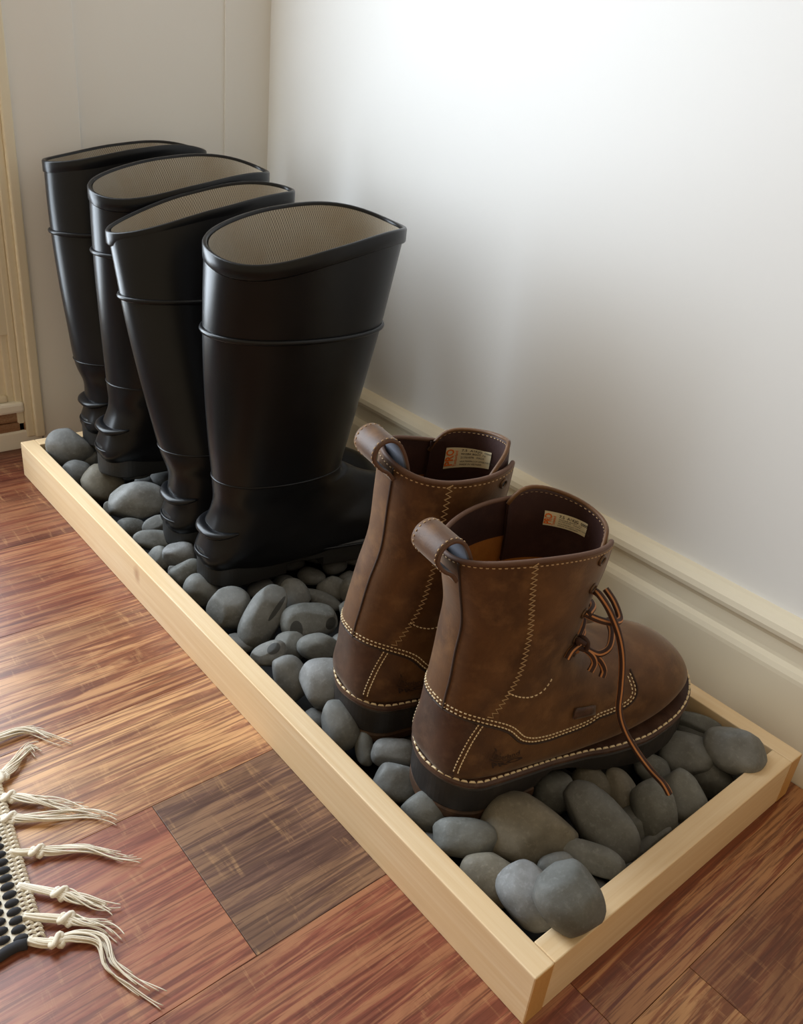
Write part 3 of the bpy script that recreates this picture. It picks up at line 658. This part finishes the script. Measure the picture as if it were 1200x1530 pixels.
# ------------------------------------------------------------------ pebbles
PEBBLES = [  # x, y, z, rx, ry, rz, radii, label
 (-0.5339,0.0484,0.0300, -2.19,0.32,0.86, 0.0212,0.0174,0.0143, "grey pebble against the long board by the heel of the wide-mouthed rubber boot"),
 (-0.5453,0.0796,0.0200, -2.15,0.09,1.00, 0.0171,0.0101,0.0083, "pale sliver of pebble under the heel of the wide-mouthed rubber boot"),
 (-0.4825,0.0529,0.0340, -2.18,0.01,1.04, 0.0247,0.0225,0.0185, "round grey pebble with a faint crease in front of the rubber boot heel"),
 (-0.4442,0.0703,0.0377, -2.55,-0.80,1.82, 0.0384,0.0199,0.0163, "long upright wedge pebble with a dark slot-shaped mark"),
 (-0.4672,0.1264,0.0340, -2.54,0.82,0.14, 0.0194,0.0156,0.0128, "small egg-shaped pebble beside the wedge pebble near the rubber sole"),
 (-0.4125,0.1063,0.0400, -2.20,-0.09,1.00, 0.0303,0.0191,0.0156, "oval grey pebble with two dark blotches"),
 (-0.4513,0.1525,0.0260, -2.20,0.31,0.70, 0.0255,0.0097,0.0080, "thin slanted pebble behind the blotched oval pebble"),
 (-0.4060,0.1588,0.0320, -2.40,0.68,0.28, 0.0182,0.0131,0.0107, "small pebble with a dark spot touching the brown boot next to the rubber boots"),
 (-0.4373,0.1935,0.0340, -2.16,-0.07,0.91, 0.0227,0.0212,0.0174, "rounded pebble between the wide-mouthed rubber sole and the brown leather boot"),
 (-0.4674,0.1781,0.0240, -2.17,0.23,0.75, 0.0185,0.0146,0.0120, "dark pebble in the shade of the wide-mouthed rubber boot's sole"),
 (-0.3922,0.0458,0.0360, -2.26,-0.26,1.19, 0.0182,0.0128,0.0105, "small pale pebble with a dark cap beside the long board"),
 (-0.4043,0.0777,0.0233, -2.22,-0.02,0.98, 0.0168,0.0168,0.0138, "dark low pebble wedged below the long wedge pebble"),
 (-0.3746,0.0935,0.0360, -2.22,0.03,0.90, 0.0226,0.0150,0.0123, "smooth oval pebble under the blotched oval pebble"),
 (-0.3705,0.1238,0.0280, -2.26,-0.33,1.15, 0.0167,0.0139,0.0114, "grey pebble pressed against the brown boot next to the rubber boots"),
 (-0.3518,0.0435,0.0340, -2.58,0.73,0.14, 0.0229,0.0170,0.0140, "pear-shaped pebble leaning against the long board"),
 (-0.3207,0.0630,0.0420, -2.28,0.22,0.72, 0.0276,0.0251,0.0206, "big pale rounded pebble by the brown boot heel next to the rubber boots"),
 (-0.2732,0.0434,0.0360, -2.70,0.73,-0.08, 0.0228,0.0179,0.0147, "grey pebble between the long board and brown boot heel next to the rubber boots"),
 (-0.2456,0.0526,0.0260, -2.93,0.79,-0.45, 0.0159,0.0086,0.0070, "narrow upright pebble under the brown boot heel next to the rubber boots"),
 (-0.2223,0.0667,0.0300, -2.33,-0.03,0.82, 0.0213,0.0140,0.0115, "smooth pebble below the brown boot heel next to the rubber boots"),
 (-0.1997,0.0496,0.0240, -2.36,0.02,0.76, 0.0202,0.0167,0.0137, "dark pebble in the gap between the two work boot heels"),
 (-0.1579,0.0450,0.0320, -2.41,0.20,0.51, 0.0195,0.0155,0.0127, "grey pebble tucked beside the lace-trailing boot heel"),
 (-0.1165,0.0506,0.0360, -2.41,-0.09,0.75, 0.0257,0.0151,0.0124, "stubby pebble with a pale flat end by the lace-trailing boot's heel"),
 (-0.0915,0.0967,0.0360, -2.38,-0.03,0.59, 0.0383,0.0280,0.0230, "largest brownish pitted pebble under the lace-trailing boot"),
 (-0.0825,0.0462,0.0280, -2.45,0.12,0.46, 0.0248,0.0187,0.0154, "brown-grey pebble lying low along the long board"),
 (-0.0522,0.0523,0.0360, -2.58,0.44,-0.06, 0.0254,0.0195,0.0160, "pale egg-shaped pebble close to the front corner"),
 (-0.0192,0.0526,0.0680, -2.50,0.32,0.07, 0.0252,0.0216,0.0177, "large blunt triangular pebble overlapping the short end board"),
 (-0.0566,0.0901,0.0340, -2.47,-0.33,0.90, 0.0151,0.0106,0.0087, "small pebble behind the triangular pebble"),
 (-0.0469,0.1179,0.0360, -2.39,0.00,0.46, 0.0290,0.0120,0.0098, "pebble with a drawn-out tip by the end board"),
 (-0.0621,0.1491,0.0400, -2.41,0.34,0.10, 0.0364,0.0211,0.0173, "long smooth oblong pebble before the lace-trailing boot"),
 (-0.1135,0.1561,0.0244, -2.36,-0.22,0.75, 0.0184,0.0184,0.0151, "black-looking pebble in the shade of the lace-trailing boot's arch"),
 (-0.0975,0.1863,0.0300, -2.35,0.27,0.23, 0.0198,0.0149,0.0122, "half-hidden brown pebble under the lace-trailing boot's sole edge"),
 (-0.0761,0.1988,0.0300, -2.58,0.64,-0.31, 0.0230,0.0137,0.0112, "upright brown pebble behind the oblong pebble"),
 (-0.0483,0.1829,0.0224, -2.41,0.36,0.04, 0.0183,0.0159,0.0130, "dark low pebble between the oblong pebble and the notched one"),
 (-0.0456,0.1984,0.0400, -2.64,0.69,-0.46, 0.0261,0.0182,0.0150, "egg-shaped pebble with a small notch under the hanging lace"),
 (-0.0419,0.2366,0.0340, -2.42,0.50,-0.14, 0.0227,0.0196,0.0160, "round pebble that the lace tip rests against"),
 (-0.0769,0.2470,0.0300, -2.28,0.12,0.31, 0.0181,0.0129,0.0106, "pebble under the toe of the lace-trailing boot crossed by the lace"),
 (-0.0670,0.2823,0.0380, -2.25,-0.10,0.46, 0.0251,0.0205,0.0168, "broad oval pebble by the lace-trailing boot's toe"),
 (-0.0454,0.2922,0.0266, -2.48,0.64,-0.32, 0.0233,0.0180,0.0148, "dark pebble below the corner pebble"),
 (-0.0811,0.3243,0.0260, -2.23,0.05,0.34, 0.0264,0.0125,0.0102, "dark flat pebble tucked behind the lace-trailing boot's toe"),
 (-0.0858,0.3268,0.0360, -2.21,-0.13,0.47, 0.0258,0.0105,0.0086, "long thin pebble along the wall-side board"),
 (-0.0372,0.3041,0.0550, -2.22,0.02,0.30, 0.0276,0.0210,0.0173, "squarish pebble with a rough pit in the wall-side corner"),
 (-0.0322,0.1790,0.0230, -2.67,-0.66,1.26, 0.0242,0.0060,0.0050, "flat dark pebble lying along the end board"),
 (-0.9097,0.0501,0.0470, -2.00,0.19,1.16, 0.0329,0.0269,0.0221, "large pale pebble in the far corner by the door"),
 (-0.8968,0.0715,0.0340, -2.02,0.22,1.11, 0.0158,0.0129,0.0106, "little pebble under the rubber boot closest to the door"),
 (-0.8603,0.0410,0.0320, -2.06,0.39,1.03, 0.0221,0.0182,0.0149, "rounded pebble against the long board near the far corner"),
 (-0.8125,0.0531,0.0333, -2.24,0.76,0.71, 0.0270,0.0260,0.0213, "round tan-grey pebble beside the rubber boot second from the door"),
 (-0.7358,0.0687,0.0400, -2.06,-0.06,1.19, 0.0370,0.0256,0.0210, "blocky pale pebble with a curved nick between the rubber boots"),
 (-0.7498,0.0378,0.0320, -2.06,0.06,1.17, 0.0080,0.0097,0.0065, "tiny pebble next to the blocky pale pebble"),
 (-0.7065,0.0465,0.0220, -2.09,0.13,1.10, 0.0199,0.0138,0.0113, "dark pebble under the blocky pale pebble"),
 (-0.6873,0.0719,0.0300, -2.11,-0.28,1.30, 0.0197,0.0120,0.0098, "small slanted pebble behind the leaning rubber boot heel"),
 (-0.6475,0.0493,0.0340, -2.10,0.10,1.08, 0.0272,0.0132,0.0108, "flat oval pebble along the board by the leaning rubber boot"),
 (-0.6179,0.0422,0.0260, -2.27,0.63,0.67, 0.0161,0.0137,0.0112, "dark pebble below the flat oval pebble"),
 (-0.6044,0.0599,0.0340, -2.12,-0.15,1.20, 0.0208,0.0152,0.0125, "pale bean-shaped pebble under the leaning rubber boot heel"),
 (-0.5685,0.0472,0.0340, -2.21,-0.45,1.41, 0.0201,0.0124,0.0102, "slanted pebble between the leaning and the wide-mouthed rubber boots"),
 (-0.5919,0.0442,0.0240, -2.14,0.04,1.09, 0.0063,0.0071,0.0052, "tiny pebble against the board between rubber boot heels"),
]

DARK_PATCHES = {3: [(.42, .42, .42, .13, .25)], 5: [(-.42, .45, .22, .5, 0), (.75, .2, .17, .36, .2)], 7: [(.25, -.1, .45, .34, 0)], 10: [(.32, -.28, .36, .42, .5)]}  # elliptical patches of darker colour on a few pebbles
def pebble_mesh(name, r, seed, sub=4, dark_patch=None, blocky=None):
    bm = bmesh.new(); bmesh.ops.create_icosphere(bm, subdivisions=sub, radius=1)
    rnd = random.Random(seed); n = blocky or rnd.uniform(2.1, 2.7); off = Vector((rnd.uniform(-50, 50), rnd.uniform(-50, 50), seed*1.7))
    cuts = [(Vector((rnd.gauss(0, 1), rnd.gauss(0, 1), rnd.gauss(0, 1))).normalized(), rnd.uniform(.72, .9)) for _ in range(4)]
    wv = []
    tp = rnd.uniform(-.16, .16); bend = rnd.uniform(-.10, .10)
    for v in bm.verts:
        d = v.co.normalized(); k = (abs(d.x)**n+abs(d.y)**n+abs(d.z)**n)**(-1/n)
        k *= .985+.10*noise.noise(d*.9+off)+.035*noise.noise(d*2.3+off)+.008*noise.noise(d*7+off)
        p = d*k; wm = 0.0
        for cn, cd in cuts:
            h_ = p.dot(cn)-cd
            if h_ > 0: p = p-cn*h_*.72
        for (wx, wy, ra, rb, an) in (dark_patch or []):
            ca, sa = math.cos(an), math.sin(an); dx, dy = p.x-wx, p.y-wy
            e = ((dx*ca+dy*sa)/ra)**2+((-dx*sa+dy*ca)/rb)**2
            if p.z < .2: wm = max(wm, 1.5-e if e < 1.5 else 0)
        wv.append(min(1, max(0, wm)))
        p.y *= 1+tp*p.x; p.z *= 1+tp*p.x; p.y += bend*(p.x*p.x-.4)
        v.co = (p.x*r[0], p.y*r[1], p.z*r[2])
    me = bpy.data.meshes.new(name); bm.to_mesh(me); bm.free(); me.materials.append(M['stone'])
    me.polygons.foreach_set('use_smooth', [True]*len(me.polygons))
    a = me.attributes.new('dark_patch', 'FLOAT', 'POINT'); a.data.foreach_set('value', wv)
    return me
rs = random.Random(11); placed = []
for i, (x, y, z, rx, ry, rz, ra, rb, rc, lab_) in enumerate(PEBBLES):
    o = bpy.data.objects.new('pebble', pebble_mesh('pebble', (ra, rb, rc), i+1, 5 if i in DARK_PATCHES else 4, DARK_PATCHES.get(i))); C.objects.link(o)
    o.location = (x, y, z); o.rotation_euler = (rx, ry, rz); tag(o, lab_, 'pebble', 'grey river pebbles in the tray')
    v = rs.uniform(.78, 1.08); base = lin(116, 117, 115); first = ' '.join(lab_.split()[:4])
    if 'brown' in first or 'tan' in first: base = lin(118, 112, 100)
    if 'pale' in first: base = lin(132, 133, 133)
    o.color = (base[0]*v, base[1]*v, base[2]*v*rs.uniform(.96, 1.02), 1); placed.append((x, y, z, (ra*rb*rc)**(1/3), max(ra, rb)))
fm_ = [pebble_mesh('pebble_low', r, 200+i, 3) for i, r in enumerate([(.019, .015, .0085), (.017, .0145, .0095), (.021, .014, .0080), (.015, .0135, .0095)])]
for ix in range(26):
    for iy in range(9):
        x = -.030-.0345*ix+rs.uniform(-.004, .004); y = .040+.0345*iy+rs.uniform(-.004, .004)
        if x < -.915: continue
        z = .0165+rs.uniform(0, .004)
        if any((x-p[0])**2+(y-p[1])**2+(z-p[2])**2*1.2 < (p[3]+.0115)**2 for p in placed): continue
        o = bpy.data.objects.new('pebble', rs.choice(fm_)); C.objects.link(o); o.location = (x, y, z)
        o.rotation_euler = (rs.uniform(-.12, .12), rs.uniform(-.12, .12), rs.uniform(0, 6.28))
        tag(o, 'small grey pebble in the bottom layer of the tray, mostly covered', 'pebble', 'bottom layer pebbles in the tray')
        v = rs.uniform(.75, 1.05); b_ = lin(104, 104, 102); o.color = (b_[0]*v, b_[1]*v, b_[2]*v, 1)

for bx_, by_, bz_, yw_ in ((-.805, .055, .055, .05), (-.905, .075, .052, .05), (-.541, .055, .038, .08), (-.637, .062, .034, .08)):
    for sx in (.045, .085, .155, .215):
        o = bpy.data.objects.new('pebble', fm_[int(sx*1000) % 4]); C.objects.link(o)
        o.location = (bx_+sx*math.sin(yw_), by_+sx*math.cos(yw_), bz_-.0088+(.010 if sx == .085 else 0)); o.rotation_euler = (0, 0, rs.uniform(0, 6.28))
        tag(o, 'flat grey pebble underneath a rubber boot sole', 'pebble', 'pebbles under the rubber boots'); o.color = (.16, .16, .155, 1)

# ------------------------------------------------------------------ rug corner with fringe
rug = empty('fringed_rug', (-.2430, -.2280, 0), .0, 'black and cream woven rug with knotted cream fringe lying on the floor', 'rug')
e_ = np.array([-.1056, .0141]); e_ /= np.linalg.norm(e_); f_ = np.array([e_[1], -e_[0]]); f_ = f_ if f_[1] < 0 else -f_   # along fringe edge, into the rug
def rp(a, b, z=0): q = e_*a+f_*b; return (q[0], q[1], z)
LEN, DEP = .62, .34
def rslab(name, a0, a1, b0, b1, z0, z1, mat):
    V = [rp(a, b, z) for z in (z0, z1) for a, b in ((a0, b0), (a1, b0), (a1, b1), (a0, b1))]
    F = [(0, 1, 2, 3), (7, 6, 5, 4), (0, 4, 5, 1), (1, 5, 6, 2), (2, 6, 7, 3), (3, 7, 4, 0)]
    o = mesh(name, V, F, mat, rug, smooth=False); bv = o.modifiers.new('b', 'BEVEL'); bv.width = .0015; bv.segments = 2; return o
rslab('body', 0, LEN, .009, DEP, .0003, .0040, M['cream'])
# knitted cream border: rows of little loops
gs = []
for j in range(2):
    for i in range(int(LEN/.0042)):
        a = .002+i*.0042; b = .0025+j*.0046
        P = [rp(a-.0012, b-.002, .002), rp(a, b-.0006, .0054), rp(a+.0006, b+.0012, .0052), rp(a+.002, b+.003, .002)]
        gs.append(tube_geo(spline(P, 5), .0013, 5))
stitch_part('knitted_border', gs, M['cream'], rug)
gsm = []
def bead(c, ra, rb, rc, ang):
    V = []; F = []
    for i in range(5):
        ph = math.pi*(i+.5)/5
        for k_ in range(8):
            t = 2*math.pi*k_/8; V.append((ra*math.cos(ph), rb*math.sin(ph)*math.cos(t), rc*math.sin(ph)*math.sin(t)))
    for i in range(4): F += [(i*8+k_, i*8+(k_+1) % 8, (i+1)*8+(k_+1) % 8, (i+1)*8+k_) for k_ in range(8)]
    F += [tuple(range(8))[::-1], tuple(range(32, 40))]; ca, sa = math.cos(ang), math.sin(ang)
    return [(c[0]+v[0]*ca-v[1]*sa, c[1]+v[0]*sa+v[1]*ca, c[2]+v[2]) for v in V], F
ang = math.atan2(f_[1], f_[0])
for r_ in range(29):
    gs = []; b = .0150+r_*.0108
    for i in range(int(LEN/.0078)):
        a = .005+i*.0078+(.0039 if r_ % 2 else 0); gs.append(bead(rp(a, b, .0046), .0050, .0032, .0030, ang))
    V_, F_ = merge(gs); mesh('weft_row', V_, F_, M['black_yarn'], rug, kind='stuff')
# thick black selvedge cord along the rug's side
tube('selvedge_cord', [rp(-.001+.0015*math.sin(i*1.3), .012+i*.006, .0045) for i in range(50)], .0038, M['black_yarn'], rug, 10)
TAS = [
 [(-.4640, -.2160), (-.4511, -.2027), (-.4505, -.1748), (-.4394, -.1612), (-.4124, -.1449)],
 [(-.4010, -.2170), (-.4032, -.2069), (-.4137, -.1927), (-.4279, -.1739), (-.4163, -.1684)],
 [(-.3830, -.2205), (-.3772, -.2048), (-.3591, -.1846), (-.3334, -.1609)],
 [(-.3610, -.2220), (-.3584, -.2161), (-.3453, -.1949), (-.3300, -.1633), (-.3107, -.1450)],
 [(-.3250, -.2250), (-.3168, -.2126), (-.3095, -.2002), (-.2963, -.1770), (-.2782, -.1609), (-.2670, -.1461)],
 [(-.2920, -.2300), (-.2707, -.2096), (-.2574, -.1977), (-.2440, -.1885), (-.2331, -.1807)],
 [(-.2650, -.2350), (-.2475, -.2136), (-.2379, -.2031), (-.2261, -.1911), (-.2121, -.1851)],
 [(-.2450, -.2390), (-.2347, -.2277), (-.2305, -.2132), (-.2170, -.1998), (-.1963, -.2015), (-.1750, -.1947), (-.1522, -.1844)]]
rt = random.Random(5)
for ti, pts in enumerate(TAS):
    base = spline(np.array([(x+.2430, y+.2280, .0050) for x, y in pts]), 34); gs = []
    ns = 16
    tg_ = np.gradient(base, axis=0); tg_ /= np.linalg.norm(tg_, axis=1)[:, None]; sd_ = np.stack([-tg_[:, 1], tg_[:, 0], tg_[:, 2]*0], 1)
    for k_ in range(ns):
        ph = 2*math.pi*k_/ns; t = np.linspace(0, 1, 34); cut = rt.randint(21, 34) if k_ else 34
        a1, a2, f1, f2 = rt.uniform(-1, 1), rt.uniform(-1, 1), rt.uniform(4, 9), rt.uniform(10, 18)
        body = np.clip((t-.22)/.15, 0, 1)*np.clip((.95-t)/.5, .25, 1)
        lat = np.cos(ph+t*4)*(.0017+.0016*body)+(.0009*a1*np.sin(t*f1+ph)+.0005*a2*np.sin(t*f2))*(1+2*t)+rt.uniform(-1, 1)*.016*np.clip(t-.45, 0, 1)**1.5
        up = np.sin(ph+t*4)*(.0017+.0004*body)-.0026*np.clip(t-.3, 0, 1)
        P = base+sd_*lat[:, None]; P[:, 2] = np.maximum(P[:, 2]+up, .0012)
        P = P[:cut]; rr = np.linspace(.0011, .00035, len(P)); gs.append(tube_geo(P, rr, 5))
    V_, F_ = merge(gs); ts_ = mesh('tassel', V_, F_, M['cream'], rug)
    k0 = base[9 if ti != 7 else 7]; d_ = math.atan2(tg_[9][1], tg_[9][0])
    KP = [(k0[0]+.0042*math.cos(x)*math.cos(d_)-.004*math.sin(2*x)*math.sin(d_), k0[1]+.0042*math.cos(x)*math.sin(d_)+.004*math.sin(2*x)*math.cos(d_), .0056+.0020*math.sin(x)) for x in np.linspace(0, 2*math.pi, 24)]
    tube('knot', KP, .0020, M['cream'], ts_, 7)
